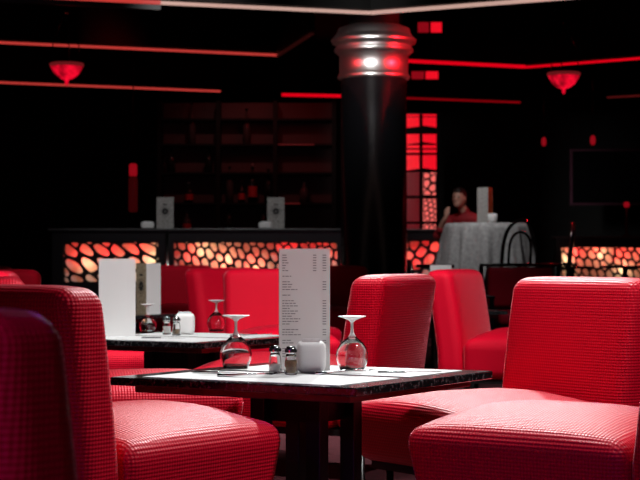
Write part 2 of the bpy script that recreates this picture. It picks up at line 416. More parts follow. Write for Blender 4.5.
def placemat(T, u, w_, label):
    o = obj('placemat', bbox(-0.185, 0.185, -0.36, 0.36, 0, 0.0015), M['paper'], None, False, tl(T, u, w_)); o.rotation_euler = (0, 0, TA)
    tag(o, label, 'placemat', 'white paper placemats')
# table local x = W, local y = U
placemat(T1, 0, -0.215, 'white placemat on the near left half of the front table')
placemat(T1, 0, 0.215, 'white placemat on the far right half of the front table')
placemat(T2, 0, -0.215, 'white placemat on the near left half of the second table')
placemat(T2, 0, 0.215, 'white placemat on the far right half of the second table')
ZM = ZT + 0.0015

# ---- wine glasses, standing upside down
def make_glass(label, loc, sc=1.0):
    t = thing('wine_glass', label, 'wine glass', loc, 0, 'upturned wine glasses'); t.scale = (sc, sc, sc)
    out = [(0.040, 0), (0.047, 0.015), (0.053, 0.035), (0.0545, 0.050), (0.050, 0.070), (0.038, 0.090), (0.022, 0.104), (0.013, 0.112)]
    inn = [(0.038, 0), (0.045, 0.015), (0.051, 0.035), (0.0525, 0.050), (0.048, 0.069), (0.036, 0.088), (0.020, 0.101), (0.0, 0.106)]
    bm = lathe(bmesh.new(), inn[::-1] + out + [(0.0, 0.112)], 40); obj('bowl', bm, M['glass'], t, True)
    bm = lathe(bmesh.new(), [(0, 0.1122), (0.013, 0.1122), (0.0085, 0.119), (0.0058, 0.128), (0.0045, 0.140), (0.005, 0.158), (0, 0.158)], 20); obj('stem', bm, M['glint_glass'], t, True)
    bm = lathe(bmesh.new(), [(0, 0.1582), (0.005, 0.1582), (0.012, 0.166), (0.030, 0.173), (0.046, 0.1775), (0.047, 0.179), (0.046, 0.180), (0, 0.178)], 40); obj('foot', bm, M['glint_glass'], t, True)
    return t
g1 = make_glass('upturned wine glass at the right end of the front table', (0.107, 5.84, ZM))
dup(g1, (-0.285, 5.93, ZM), 0, 'upturned wine glass at the left back edge of the front table')
q = P(214, 327, 8.75); g3 = dup(g1, (q.x, 8.95, ZM), 0, 'upturned wine glass on the right side of the second table'); g3.scale = (.88,) * 3
q = P(148, 325, 8.75); g3 = dup(g1, (q.x, 8.75, ZM), 0, 'upturned wine glass on the left of the second table in front of the tan menu'); g3.scale = (.8,) * 3

# ---- menus: triangular card stands
def make_menu(label, loc, rz, side=0.171, H=0.405, faces=('print', 'white', 'pattern'), rows=True):
    t = thing('menu_stand', label, 'menu', loc, rz, 'triangular menu stands')
    r_in = side / (2 * math.sqrt(3)); th = 0.0016
    for k, fkind in enumerate(faces):
        rot = Matrix.Rotation(k * 2 * math.pi / 3, 4, 'Z')
        m = {'print': M['card'], 'white': M['card'], 'pattern': M['pattern'], 'tan': M['tan_pattern'], 'orange': M['orange_card'], 'grey': M['pattern']}[fkind]
        bm = bmesh.new(); box(bm, (0, -r_in + th / 2, H / 2), (side - 0.001, th, H)); bmesh.ops.transform(bm, matrix=rot, verts=bm.verts)
        p = obj('panel', bm, m, t); yf = -r_in - 0.0004
        def rect(b, x, z, wd, ht): box(b, (x, yf, z), (wd, 0.0008, ht))
        if fkind == 'print':
            random.seed(5); bm = bmesh.new(); z = H - 0.022
            blocks = [(7, True), (1, False), (4, False), (1, False), (10, False), (3, False), (2, False), (4, False)]
            for n, two in blocks:
                for i in range(n):
                    x = -side * 0.43; tot = random.uniform(0.025, 0.062) if n > 1 else 0.03
                    if n == 7: tot = random.uniform(0.012, 0.022)
                    while tot > 0.004:
                        ww = min(tot, random.uniform(0.006, 0.016)); rect(bm, x + ww / 2, z, ww, 0.0026); x += ww + 0.0025; tot -= ww + 0.0025
                    if n > 1:
                        rect(bm, side * 0.39, z, 0.012, 0.0026)
                        if two: rect(bm, side * 0.20, z, 0.011, 0.0026)
                    z -= 0.0086
                z -= 0.010
                if z < 0.02: break
            bmesh.ops.transform(bm, matrix=rot, verts=bm.verts); obj('printed_text', bm, M['ink'], p)
        if fkind in ('pattern', 'tan'):
            bm = bmesh.new(); cz = H * 0.55; R0 = side * 0.235
            for i in range(9):                      # a round rosette of petals with a ring
                a = 2 * math.pi * i / 9
                vs = []
                for j in range(12):
                    b2 = 2 * math.pi * j / 12; px_ = R0 * 0.56 + R0 * 0.42 * math.cos(b2); pz = R0 * 0.24 * math.sin(b2)
                    vs.append(bm.verts.new((px_ * math.cos(a) - pz * math.sin(a), yf, cz + px_ * math.sin(a) + pz * math.cos(a))))
                bm.faces.new(vs)
            for rr, ww in ((R0 * 0.24, R0 * 0.2), (R0 * 1.25, R0 * 0.07)):
                A = [bm.verts.new((rr * math.cos(2 * math.pi * j / 32), yf, cz + rr * math.sin(2 * math.pi * j / 32))) for j in range(32)]
                B = [bm.verts.new(((rr + ww) * math.cos(2 * math.pi * j / 32), yf, cz + (rr + ww) * math.sin(2 * math.pi * j / 32))) for j in range(32)]
                for j in range(32): bm.faces.new([A[j], A[(j + 1) % 32], B[(j + 1) % 32], B[j]])
            r = bmesh.ops.extrude_face_region(bm, geom=list(bm.faces))
            bmesh.ops.translate(bm, vec=(0, -0.0006, 0), verts=[v for v in r['geom'] if isinstance(v, bmesh.types.BMVert)])
            bmesh.ops.recalc_face_normals(bm, faces=list(bm.faces))
            rect(bm, 0, H * 0.77, side * 0.28, side * 0.07); rect(bm, 0, H * 0.35, side * 0.12, side * 0.035)
            for sx in (-1, 1): rect(bm, sx * side * 0.14, H * 0.24, side * 0.1, side * 0.03)
            bmesh.ops.transform(bm, matrix=rot, verts=bm.verts); obj('emblem', bm, M['dark_ink'], p)
    return t
make_menu('tall white printed menu standing in the middle of the front table', (-0.052, 5.88, ZM), R(0))
q = P(119, 300, 8.45); make_menu('blank white menu standing at the left of the second table', (q.x, 8.40, ZM), R(3), 0.175, 0.37, ('white', 'print', 'pattern'))
q = P(148.5, 300, 11.8); make_menu('menu showing one tan face and one white face on the small far table', (q.x, 11.75, ZT), R(-60), 0.165, 0.34, ('tan', 'white', 'white'))
q = P(441, 268, 12.5); make_menu('short white menu standing behind the red chair left of the grey tablecloth', (q.x, 12.6, ZT), R(2), 0.155, 0.325, ('white', 'print', 'pattern'))

# ---- shakers
def make_shaker(label, loc, fill, fill_h):
    t = thing('shaker', label, 'shaker', loc, 0, 'salt and pepper shakers')
    out = [(0.019, 0), (0.021, 0.004), (0.021, 0.03), (0.0185, 0.055), (0.015, 0.066)]
    inn = [(0.0, 0.005), (0.0165, 0.005), (0.0185, 0.009), (0.0185, 0.03), (0.016, 0.054), (0.013, 0.066)]
    obj('jar', lathe(bmesh.new(), [(0, 0)] + out + inn[::-1], 24), M['glass'], t, True)
    obj('filling', lathe(bmesh.new(), [(0, 0.0055), (0.0160, 0.0055), (0.0180, 0.0095), (0.0180, fill_h), (0, fill_h)], 20), fill, t, True)
    c = obj('cap', lathe(bmesh.new(), [(0, 0.0662), (0.0175, 0.0662), (0.018, 0.070), (0.018, 0.082), (0.013, 0.090), (0, 0.092)], 24), M['chrome'], t, True)
    bm = bmesh.new()
    for i in range(12):
        a = 2 * math.pi * i / 12; box(bm, (0.018 * math.cos(a), 0.018 * math.sin(a), 0.076), (0.004, 0.004, 0.010), Matrix.Rotation(a, 3, 'Z'))
    obj('grip_ridge', bm, M['dark_ink'], c)
    return t
sx = P(275, 372, 5.66); make_shaker('glass salt shaker at the left of the napkins on the front table', (sx.x, 5.68, ZM), M['salt'], 0.03)
sx = P(291, 372, 5.62); make_shaker('glass pepper shaker directly in front of the napkins on the front table', (sx.x, 5.62, ZM), M['pepper'], 0.045)
sx = P(166, 330, 8.5); make_shaker('salt shaker left of the napkins on the second table', (sx.x, 8.55, ZM), M['salt'], 0.04)
sx = P(175.5, 332, 8.4); make_shaker('pepper shaker beside the napkins on the second table', (sx.x, 8.45, ZM), M['pepper'], 0.03)

# ---- napkin holders
def make_napkins(label, loc, rz, wd=0.095, ht=0.105, group='napkin holders'):
    t = thing('napkin_holder', label, 'napkin holder', loc, rz, group)
    def fn(p):
        p.z += ht / 2; p.x *= 1 + 0.04 * math.sin(p.z / ht * math.pi); return p
    obj('holder', rbox(wd, 0.046, ht, 0.0225, fn, 5, 4), M['card'], t, True)
    bm = bmesh.new(); random.seed(3)
    for i in range(7):
        y = -0.013 + i * 0.0043
        box(bm, (0, y, ht + 0.001), (wd * 0.62, 0.0016, 0.008 + 0.004 * random.random()))
    obj('napkins', bm, M['napkin'], t)
    return t
q = P(311, 373, 5.7); np1 = make_napkins('white rounded napkin holder in front of the printed menu', (q.x, 5.70, ZM), R(4))
q = P(184, 330, 8.5); dup(np1, (q.x, 8.56, ZM), R(-5), 'white rounded napkin holder on the second table')

# ---- cutlery
def make_knife(label, loc, rz):
    t = thing('table_knife', label, 'knife', loc, rz, 'table cutlery')
    obj('handle', rbox(0.095, 0.016, 0.008, 0.0038, lambda p: p + Vector((-0.058, 0, 0.004)), 3, 2), M['chrome'], t, True)
    bm = bmesh.new(); pts = [(-0.01, -0.006), (0.09, -0.008), (0.107, -0.002), (0.100, 0.006), (0.05, 0.008), (-0.01, 0.006)]
    lo = [bm.verts.new((x, y, 0.003)) for x, y in pts]; hi = [bm.verts.new((x, y, 0.0052)) for x, y in pts]
    bm.faces.new(lo[::-1]); bm.faces.new(hi)
    for i in range(6): bm.faces.new([lo[i], lo[(i + 1) % 6], hi[(i + 1) % 6], hi[i]])
    obj('blade', bm, M['chrome'], t); return t
def make_fork(label, loc, rz):
    t = thing('table_fork', label, 'fork', loc, rz, 'table cutlery')
    bm = tube(bmesh.new(), [(-0.10, 0, 0.004), (-0.06, 0, 0.005), (-0.01, 0, 0.009), (0.03, 0, 0.012)], [0.006, 0.005, 0.0028, 0.003]); obj('handle', bm, M['chrome'], t, True)
    bm = bmesh.new(); box(bm, (0.045, 0, 0.012), (0.028, 0.022, 0.003))
    for i in range(4): tube(bm, [(0.058, -0.0093 + i * 0.0062, 0.012), (0.08, -0.0093 + i * 0.0062, 0.010), (0.102, -0.009 + i * 0.006, 0.014)], [0.0024, 0.002, 0.0012], 6)
    obj('tines', bm, M['chrome'], t); return t
fk = make_fork('fork lying in front of the right wine glass on the front table', tl(T1, -0.12, 0.04, ZM), R(20))
kn = make_knife('knife lying near the right corner of the front table', tl(T1, -0.27, 0.20, ZM), R(8))
dup(kn, tl(T1, 0.22, -0.16, ZM), R(-20), 'knife lying near the left corner of the front table')
dup(fk, tl(T1, 0.06, -0.25, ZM), R(-15), 'fork lying left of the shakers near the front edge of the front table')
dup(kn, tl(T2, -0.05, -0.22, ZM), R(-10), 'knife lying below the napkins on the second table')
dup(fk, tl(T2, -0.27, 0.18, ZM), R(10), 'fork lying near the right corner of the second table')

# ================================================================= LIT DIVIDERS
def clip(poly, p, n):
    out = []
    for i in range(len(poly)):
        a, b = poly[i], poly[(i + 1) % len(poly)]
        da = (a[0] - p[0]) * n[0] + (a[1] - p[1]) * n[1]; db = (b[0] - p[0]) * n[0] + (b[1] - p[1]) * n[1]
        if da <= 0: out.append(a)
        if da * db < 0:
            k = da / (da - db); out.append((a[0] + k * (b[0] - a[0]), a[1] + k * (b[1] - a[1])))
    return out
def lattice_mesh(wd, ht, seed, cell, ang, st, depth=0.018, bar=0.75):
    """one pierced plate of irregular rounded holes drawn out by st along the direction ang; x runs 0..wd, z 0..ht"""
    random.seed(seed); bm = bmesh.new(); c, s_ = math.cos(ang), math.sin(ang)
    fw = lambda p: ((p[0] * c + p[1] * s_) / st, -p[0] * s_ + p[1] * c)
    bk = lambda p: (p[0] * st * c - p[1] * s_, p[0] * st * s_ + p[1] * c)
    rect = [fw(p) for p in ((0, 0), (wd, 0), (wd, ht), (0, ht))]
    xs = [p[0] for p in rect]; zs = [p[1] for p in rect]; pts = []
    for j in range(-1, int((max(zs) - min(zs)) / cell) + 3):
        for i in range(-1, int((max(xs) - min(xs)) / cell) + 3):
            pts.append((min(xs) + (i + (0.5 if j % 2 else 0) + random.uniform(-.27, .27)) * cell, min(zs) + (j + random.uniform(-.22, .22)) * cell))
    def lerp(a, b, t): return (a[0] + (b[0] - a[0]) * t, a[1] + (b[1] - a[1]) * t)
    V = lambda p, y: bm.verts.new((p[0], y, p[1]))
    for (x, z) in pts:
        poly = rect
        for (x2, z2) in pts:
            if (x2, z2) == (x, z) or abs(x2 - x) > 4 * cell or abs(z2 - z) > 4 * cell: continue
            poly = clip(poly, ((x + x2) / 2, (z + z2) / 2), (x2 - x, z2 - z))
            if len(poly) < 3: break
        if len(poly) < 3: continue
        poly = [bk(p) for p in poly]
        gx = sum(p[0] for p in poly) / len(poly); gz = sum(p[1] for p in poly) / len(poly)
        n = len(poly); inner = [(gx + (p[0] - gx) * bar, gz + (p[1] - gz) * bar) for p in poly]
        for y, front in ((0, True), (depth, False)):
            for i in range(n):
                a, b, d = poly[i], poly[(i + 1) % n], poly[(i + 2) % n]; ia, ib, ic = inner[i], inner[(i + 1) % n], inner[(i + 2) % n]
                q1, q2, r1 = lerp(a, b, .25), lerp(a, b, .75), lerp(b, d, .25); iq1, iq2, ir1 = lerp(ia, ib, .25), lerp(ia, ib, .75), lerp(ib, ic, .25)
                bm.faces.new([V(q1, y), V(q2, y), V(iq2, y), V(iq1, y)]); bm.faces.new([V(q2, y), V(b, y), V(r1, y), V(ir1, y), V(iq2, y)])
                if front:
                    bm.faces.new([V(iq1, 0), V(iq2, 0), V(iq2, depth), V(iq1, depth)]); bm.faces.new([V(iq2, 0), V(ir1, 0), V(ir1, depth), V(iq2, depth)])
    bmesh.ops.remove_doubles(bm, verts=bm.verts, dist=0.0004)
    bmesh.ops.recalc_face_normals(bm, faces=list(bm.faces))
    return bm
def divider(label, x0, x1, Y, ztop, panels, base=0.0, pow_=1.0, post=None):
    """panels: (xa, xb, z0, z1, seed, cell, stretch)"""
    t = thing('bar_divider', label, 'divider', ((x0 + x1) / 2, Y, base), 0, 'glowing lattice dividers')
    X = (x0 + x1) / 2
    bm = bmesh.new(); D = 0.20
    box(bm, (0, D - 0.01, (ztop - base) / 2), (x1 - x0, 0.02, ztop - base - 0.04))
    edges = [x0] + [e for p in panels for e in (p[0], p[1])] + [x1]
    for a, b in zip(edges[::2], edges[1::2]):
        if b - a > 0.005: box(bm, ((a + b) / 2 - X, D / 2, (ztop - base) / 2), (b - a, D, ztop - base - 0.04))
    for (xa, xb, z0, z1, *_r) in panels:
        box(bm, ((xa + xb) / 2 - X, D / 2, (ztop + z1) / 2 - base - 0.01), (xb - xa, D, ztop - z1 - 0.02))
        box(bm, ((xa + xb) / 2 - X, D / 2, (z0 - base) / 2), (xb - xa, D, z0 - base))
    obj('body', bm, M['black_wood'], t)
    obj('ledge', bbox(x0 - X - 0.04, x1 - X + 0.04, -0.04, D + 0.06, ztop - base - 0.022, ztop - base, 0.006), M['ledge'], t)
    for (xa, xb, z0, z1, seed, cell, ang, st, hot) in panels:
        l = obj('lattice_panel', lattice_mesh(xb - xa, z1 - z0, seed, cell, ang, st), M['black_wood'], t, False, (xa - X, 0.012, z0 - base))
        obj('light_box', bbox(0, xb - xa, 0.155, 0.165, 0, z1 - z0), M['board_lit'], l)
        n = max(1, round((xb - xa) / 0.33))
        for i in range(n):
            fx = xa + (xb - xa) * (i + 0.5) / n
            bulb((fx + random.uniform(-.05, .05), Y + 0.085, z0 + (z1 - z0) * random.uniform(.45, .95)), 0.85 * pow_, (1, 0.01, 0.02), 0.02)
            if hot[i % len(hot)]: bulb((fx + random.uniform(-.13, .13), Y + 0.085, z0 + (z1 - z0) * random.uniform(.3, .85)), 0.5 * pow_ * hot[i % len(hot)], (1, 0.72, 0.38), 0.015)
    if post is not None:
        obj('chrome_post', lathe(bmesh.new(), [(0, 0), (0.02, 0), (0.02, ztop - base - 0.03), (0, ztop - base - 0.03)], 12, (post - X, -0.025, 0)), M['chrome'], t, True)
    return t
YD = 17.5
xp = lambda px, Y: (px - 320) / F * Y
zp = lambda py, Y: 0.95 - (py - 258) / F * Y
divider('long black divider with two glowing red lattice panels left of the column', xp(52, YD), xp(342, YD), YD, zp(228.5, YD),
        [(xp(63, YD), xp(158, YD), zp(283, YD), zp(242, YD), 4, 0.10, R(-38), 2.3, (0.8, 1.1, 1.1)),
         (xp(173, YD), xp(338, YD), zp(284, YD), zp(242, YD), 11, 0.075, R(-68), 1.7, (1.1, 1.0, 0.9, 0.25, 0.2))],
        0, 1.0, xp(167.5, YD))
YR = 22.5
divider('distant black divider with a glowing lattice panel at the right edge', xp(556, YR), xp(690, YR), YR, zp(236.5, YR),
        [(xp(561, YR), xp(684, YR), zp(279, YR), zp(247, YR), 23, 0.082, R(-62), 1.7, (1.1, 1.0, 1.1))], 0, 1.2)
YC = 21.0
divider('dark divider with a small glowing lattice between the column and the grey tablecloth', xp(400, YC), xp(452, YC), YC, zp(229, YC),
        [(xp(404, YC), xp(446, YC), zp(282, YC), zp(240, YC), 31, 0.13, R(70), 1.3, (0.15, 0.7))], 0, 1.0)

# ---- things on the ledge
ZL = zp(228.5, YD)
ml = make_menu('grey patterned menu with rosette on the divider ledge, left of the bottle shelves', (xp(165.5, YD + .1), YD + 0.1, ZL), 0, 0.17, 0.315, ('pattern', 'white', 'print'))
dup(ml, (xp(276, YD + .1), YD + 0.1, ZL - 0.0), 0, 'grey patterned menu with rosette on the divider ledge, above the printed menu')
for px, lab in ((147, 'small white napkin box on the divider ledge left of a patterned menu, far left'), (265, 'small white napkin box on the divider ledge beside the right patterned menu')):
    n_ = dup(np1, (xp(px, YD), YD + 0.05, ZL), 0, lab); n_.scale = (1.35, 1, 0.66)

# ================================================================= BAR SHELVES
YB = 20.4
t = thing('bar_shelf', 'tall dark back bar shelf unit holding bottles behind the left divider', 'shelf', (xp(246, YB), YB, 0))
X = xp(246, YB)
obj('back_panel', bbox(xp(158, YB) - X, xp(336, YB) - X, 0.30, 0.32, 0, zp(100.5, YB)), M['dull_red'], t)
for px in (159, 218, 275, 334): obj('upright', bbox(xp(px, YB) - X - 0.025, xp(px, YB) - X + 0.025, 0, 0.30, 0, zp(100.5, YB)), M['shelf_wood'], t)
shelf_y = (118, 143.5, 172, 202.5, 232)
for py in shelf_y:
    for a, b in ((161, 216), (220, 273), (277, 332)):
        obj('shelf', bbox(xp(a, YB) - X, xp(b, YB) - X, 0.01, 0.295, zp(py, YB) - 0.025, zp(py, YB)), M['shelf_wood'], t)
spot('shelf_spot', (-0.9, 18.3, 3.6), (xp(245, YB), YB + 0.1, 1.6), 26, 60, col=(1, 0.45, 0.42), rad=0.05)
area('shelf_glow', (xp(290, YB), YB - 0.9, 2.9), (xp(270, YB), YB + 0.3, 1.8), 1.8, 0.8, (1, 0.02, 0.02))
def shelf_led(label, a, b, py):
    o = obj('shelf_light', bbox(xp(a, YB), xp(b, YB), YB + 0.0, YB + 0.009, zp(py, YB) - 0.018, zp(py, YB) - 0.005), M['led_dim']); tag(o, label, 'shelf light')
shelf_led('faint red light strip on the top right shelf edge of the back bar', 278, 314, 143.5)
shelf_led('faint red light strip on the lower right shelf edge of the back bar', 278, 300, 202.5)
def make_bottle(label, loc, h, r, m, lab_m=None, group='bottles on the back bar'):
    t = thing('bottle', label, 'bottle', loc, 0, group)
    obj('glass_body', lathe(bmesh.new(), [(0, 0), (r, 0), (r, h * .55), (r * .75, h * .64), (r * .36, h * .72), (r * .32, h * .93), (0, h * .93)], 16), m, t, True)
    obj('stopper', lathe(bmesh.new(), [(0, h * .931), (r * .36, h * .931), (r * .36, h), (0, h)], 12), M['black_gloss'] if lab_m is None else M['steel'], t, True)
    if lab_m: obj('paper_label', lathe(bmesh.new(), [(r * 1.02, h * .15), (r * 1.02, h * .42)], 16), lab_m, t, True)
    return t
bots = [(191, 143.5, 0.50, 0.045, 'clear_bottle', None, 'tall slim bottle on the upper left shelf of the back bar'),
        (246, 143.5, 0.42, 0.045, 'clear_bottle', None, 'smoky bottle alone on the upper middle shelf of the back bar'),
        (170, 172, 0.30, 0.05, 'bottle', None, 'dark bottle at the left end of the second shelf of the back bar'),
        (208, 172, 0.30, 0.045, 'bottle', None, 'dark bottle at the right end of the second left shelf of the back bar'),
        (188, 202.5, 0.24, 0.05, 'bottle', 'bottle_red', 'short dark bottle on the third left shelf of the back bar'),
        (229, 202.5, 0.43, 0.045, 'clear_bottle', None, 'tall bottle first from the left on the middle shelf bay'),
        (241, 202.5, 0.26, 0.04, 'bottle', 'bottle_red', 'short bottle with red tag in the middle shelf bay'),
        (252, 202.5, 0.46, 0.055, 'bottle', 'bottle_red', 'tall bottle with a glowing red label in the middle of the shelves'),
        (268, 202.5, 0.40, 0.05, 'bottle', None, 'tall black bottle right of the red labelled bottle'),
        (304, 202.5, 0.26, 0.055, 'clear_bottle', None, 'lone bottle on the right shelf bay of the back bar'),
        (186, 232, 0.24, 0.05, 'clear_bottle', 'bottle_red', 'bottle behind the ledge right of the left patterned menu'),
        (228, 232, 0.30, 0.05, 'bottle', None, 'dark bottle low between the two patterned menus'),
        (263, 232, 0.28, 0.05, 'bottle', None, 'dark bottle low beside the right patterned menu')]
for px, py, h, r, m, lm, lab in bots:
    make_bottle(lab, (xp(px, YB), YB + 0.13, zp(py, YB)), h, r, M[m], M[lm] if lm else None)

# ================================================================= HANGING LAMPS
def bowl_lamp(label, px, py, Y, rad):
    z = zp(py, Y); t = thing('bowl_lamp', label, 'hanging lamp', (xp(px, Y), Y, z), 0, 'red glass bowl lamps')
    pr = [(0, -0.01), (rad * .35, 0.0), (rad * .72, rad * .28), (rad * .94, rad * .62), (rad, rad * .8), (rad * 1.02, rad * .84), (rad * .97, rad * .84), (rad * .9, rad * .62), (rad * .68, rad * .32), (0, rad * .05)]
    obj('glass_bowl', lathe(bmesh.new(), pr, 32), M['bowl'], t, True)
    obj('finial', lathe(bmesh.new(), [(0, -0.07), (0.012, -0.06), (0.022, -0.04), (0.014, -0.025), (0.03, -0.012), (0, -0.0102)], 12), M['bowl'], t, True)
    obj('rim', lathe(bmesh.new(), [(rad * 1.025, rad * .78), (rad * 1.06, rad * .82), (rad * 1.06, rad * .95), (rad * 1.0, rad * 1.0), (rad * .95, rad * .9), (rad * 1.025, rad * .845), (rad * 1.025, rad * .78)], 32), M['bowl_rim'], t, True)
    for k in range(3):
        a = R(90 + 120 * k)
        obj('chain', tube(bmesh.new(), [(rad * math.cos(a), rad * math.sin(a), rad * .95), (rad * .9 * math.cos(a), rad * .9 * math.sin(a), rad * 2.4), (0.0 + 0.02 * math.cos(a), 0.02 * math.sin(a), rad * 4.2)], 0.006, 6), M['black_gloss'], t)
    obj('ceiling_rod', lathe(bmesh.new(), [(0, rad * 4.1), (0.03, rad * 4.1), (0.03, rad * 4.3), (0.012, rad * 4.4), (0.012, 3.94 - z), (0.07, 3.96 - z), (0.07, 4.0 - z), (0, 4.0 - z)], 12), M['black_gloss'], t)
bowl_lamp('red glass bowl lamp hanging from the ceiling at the left', 66.5, 79, 17.9, 0.165)
bowl_lamp('glowing red glass bowl lamp hanging from the ceiling at the right', 564, 88, 19.4, 0.175)
def small_pendant(label, px, py, Y, h=0.12, r=0.035, m='pane', name='pendant_light'):
    z = zp(py, Y); t = thing(name, label, 'hanging lamp', (xp(px, Y), Y, z), 0, 'small red pendants')
    obj('glass_shade', lathe(bmesh.new(), [(0, -h / 2), (r * .6, -h / 2), (r, -h * .1), (r * .8, h * .35), (r * .3, h / 2), (0, h / 2)], 14), M[m], t, True)
    obj('cord', lathe(bmesh.new(), [(0, h / 2 + .001), (0.005, h / 2 + .001), (0.005, 4.0 - z), (0, 4.0 - z)], 6), M['black_gloss'], t)
M['pane_soft'] = emis('soft_red_glass', (1.0, 0.01, 0.03), 0.24)
small_pendant('small red pendant light, left of the pair above the grey tablecloth', 544, 141.5, 24, m='pane_soft')
small_pendant('small red pendant light, right of the pair beside the dark screen', 593, 140, 24, 0.13, 0.04, 'pane_soft')
# tall red lantern hanging left of the shelves
z = zp(212, 19.5); t = thing('hanging_lantern', 'tall narrow red lantern hanging in the dark left of the bottle shelves', 'lantern', (xp(133, 19.5), 19.5, z))
obj('lower_glass', lathe(bmesh.new(), [(0, 0), (0.04, 0), (0.05, 0.02), (0.05, 0.36), (0.035, 0.40), (0, 0.40)], 20), M['lantern_dim'], t, True)
obj('glowing_top', lathe(bmesh.new(), [(0, 0.401), (0.04, 0.401), (0.045, 0.43), (0.045, 0.52), (0.03, 0.54), (0, 0.54)], 20), M['pane_soft'], t, True)
obj('cord', lathe(bmesh.new(), [(0, 0.541), (0.006, 0.541), (0.006, 4.0 - z), (0, 4.0 - z)], 6), M['black_gloss'], t)

# ---- red lights mounted on the ceiling edge faces
def wall_light(label, px, py, Y, wd, ht):
    t = thing('wall_light', label, 'wall light', (xp(px, Y), Y, zp(py, Y)), 0, 'red wall lights')
    obj('housing', bbox(-wd / 2 - .02, wd / 2 + .02, 0.012, 0.06, -ht / 2 - .02, ht / 2 + .02), M['black_gloss'], t)
    for s in (-1, 1): obj('lit_face', bbox(min(s * .012, s * wd / 2), max(s * .012, s * wd / 2), 0, 0.0118, -ht / 2, ht / 2, 0.004), M['pane'] if s > 0 else M['pane_soft'], t)
wall_light('red wall light high up right above the column capital', 430, 27, 20.45, 0.28, 0.12)
wall_light('red wall light beside the base of the column capital', 425, 75, 24.85, 0.38, 0.11)
o = obj('ceiling_light', lathe(bmesh.new(), [(0, 0), (0.05, 0), (0.06, 0.03), (0.06, 0.05), (0, 0.05)], 20), M['pane'], None, True, (xp(479, 24.4), 24.4, 3.95)); tag(o, 'tiny round red ceiling light right of the column', 'ceiling light')

# ================================================================= RED DISPLAY CABINET
YW = 23.0
x0, x1, zb, zt = xp(403, YW), xp(440, YW), 0.0, zp(112, YW)
t = thing('display_cabinet', 'tall narrow cabinet with backlit red glass panes beside the column', 'cabinet', ((x0 + x1) / 2, YW, 0)); X = (x0 + x1) / 2
bm = bmesh.new(); box(bm, (0, 0.16, zt / 2), (x1 - x0, 0.2, zt)); obj('carcass', bm, M['black_wood'], t)
rows = [(114, 116, 1, 2), (117, 126.5, 0, 0), (134, 143, 0, 0), (145, 148, 1, 1), (149.5, 152.5, 1, 1), (155, 169, 0, 0), (172, 195.5, 1, 3), (198.5, 221.5, 1, 4), (224, 235, 1, 4), (255, 270, 0, 0)]
cols = [(406, 419.5), (423, 436.5)]
dr = obj('glazed_door', bbox(x0 - X, x1 - X, 0.035, 0.058, 0, zt - 0.03), M['black_gloss'], t)
for ci, (ca, cb) in enumerate(cols):
    for (ya, yb, kind, k2) in rows:
        hot = 'pane'
        if ci == 0 and k2 in (3, 4): hot = 'pane_dim'
        if ci == 1 and k2 in (3, 4): hot = 'pane_hot'
        za, zb_ = zp(yb, YW), zp(ya, YW)
        bm = bbox(xp(ca, YW) - X, xp(cb, YW) - X, 0.02, 0.0345, za, zb_)
        if kind == 0 and yb - ya > 8:
            for v in bm.verts:
                if (v.co.z < za + 0.01) != (ci == 1 and False): v.co.z += (0.03 if v.co.x < xp((ca + cb) / 2, YW) - X else -0.012) * (1 if ci else -1) * 0.6
        pn = obj('pane', bm, M[hot], dr)
        if ci == 1 and k2 in (3, 4):
            obj('lattice_panel', lattice_mesh(xp(cb, YW) - xp(ca, YW), zb_ - za, 50 + int(ya), 0.10 if k2 == 3 else 0.055, R(40), 1.3, 0.01, 0.74), M['black_wood'], t, False, (xp(ca, YW) - X, 0.005, za))
for (ca, cb) in ((404.6, 405.8), (420.4, 421.6)):
    pass

# ================================================================= RAISED PLATFORM, CLOTH TABLE, PERSON
ZF = 0.42
struct('trim_9', bbox(xp(446, 18.0), 6.9, 18.2, 22.3, 0, ZF), M['black_wood'])   # raised floor
YT = 19.6; tx = xp(486, YT); ztop = zp(223.5, YT); TR = 0.44
t = thing('round_table', 'round table under a grey tablecloth at the right of the column', 'table', (tx, YT, ZF))
obj('tabletop', lathe(bmesh.new(), [(0, ztop - ZF - .04), (TR, ztop - ZF - .04), (TR, ztop - ZF - .006), (0, ztop - ZF - .006)], 48), M['black_wood'], t)
obj('pedestal', lathe(bmesh.new(), [(0, 0), (0.25, 0), (0.25, 0.02), (0.05, 0.05), (0.04, ztop - ZF - .0405), (0, ztop - ZF - .0405)], 24), M['black_wood'], t, True)
bm = bmesh.new(); n = 160; rings = []
for k in range(15):
    ring = []
    for i in range(n):
        a = 2 * math.pi * i / n
        if k < 3: r = [0.001, TR * .6, TR + 0.006][k]; z = ztop; 
        else:
            q_ = (k - 2) / 12; z = ztop - 0.006 - q_ * 0.62 - 0.03 * q_ * math.sin(4 * a + .5)
            fold = math.sin(11 * a + 1.2 * math.sin(3 * a)) + 0.4 * math.sin(23 * a + 2)
            r = TR + 0.012 + 0.085 * q_ ** 0.8 + 0.048 * q_ ** 0.7 * fold
        ring.append(bm.verts.new((r * math.cos(a), r * math.sin(a), z - ZF)))
    rings.append(ring)
for a_, b_ in zip(rings, rings[1:]):
    for i in range(n): bm.faces.new([a_[i], a_[(i + 1) % n], b_[(i + 1) % n], b_[i]])
bm.faces.new(rings[0])
bmesh.ops.recalc_face_normals(bm, faces=list(bm.faces))
cl = obj('tablecloth', bm, M['cloth'], None, True, (tx, YT, ZF)); tag(cl, 'grey tablecloth hanging in folds over the round table', 'tablecloth')
sol = cl.modifiers.new('thick', 'SOLIDIFY'); sol.thickness = 0.003; sol.offset = 1
make_menu('menu with a grey face and an orange face on the grey tablecloth', (xp(486, 19.5), 19.5, ztop + .003), R(-52), 0.175, 0.395, ('grey', 'orange', 'white'))
cu = thing('cup', 'small white cup in front of the orange menu face on the tablecloth', 'cup', (xp(492.5, 19.3), 19.3, ztop + .003))
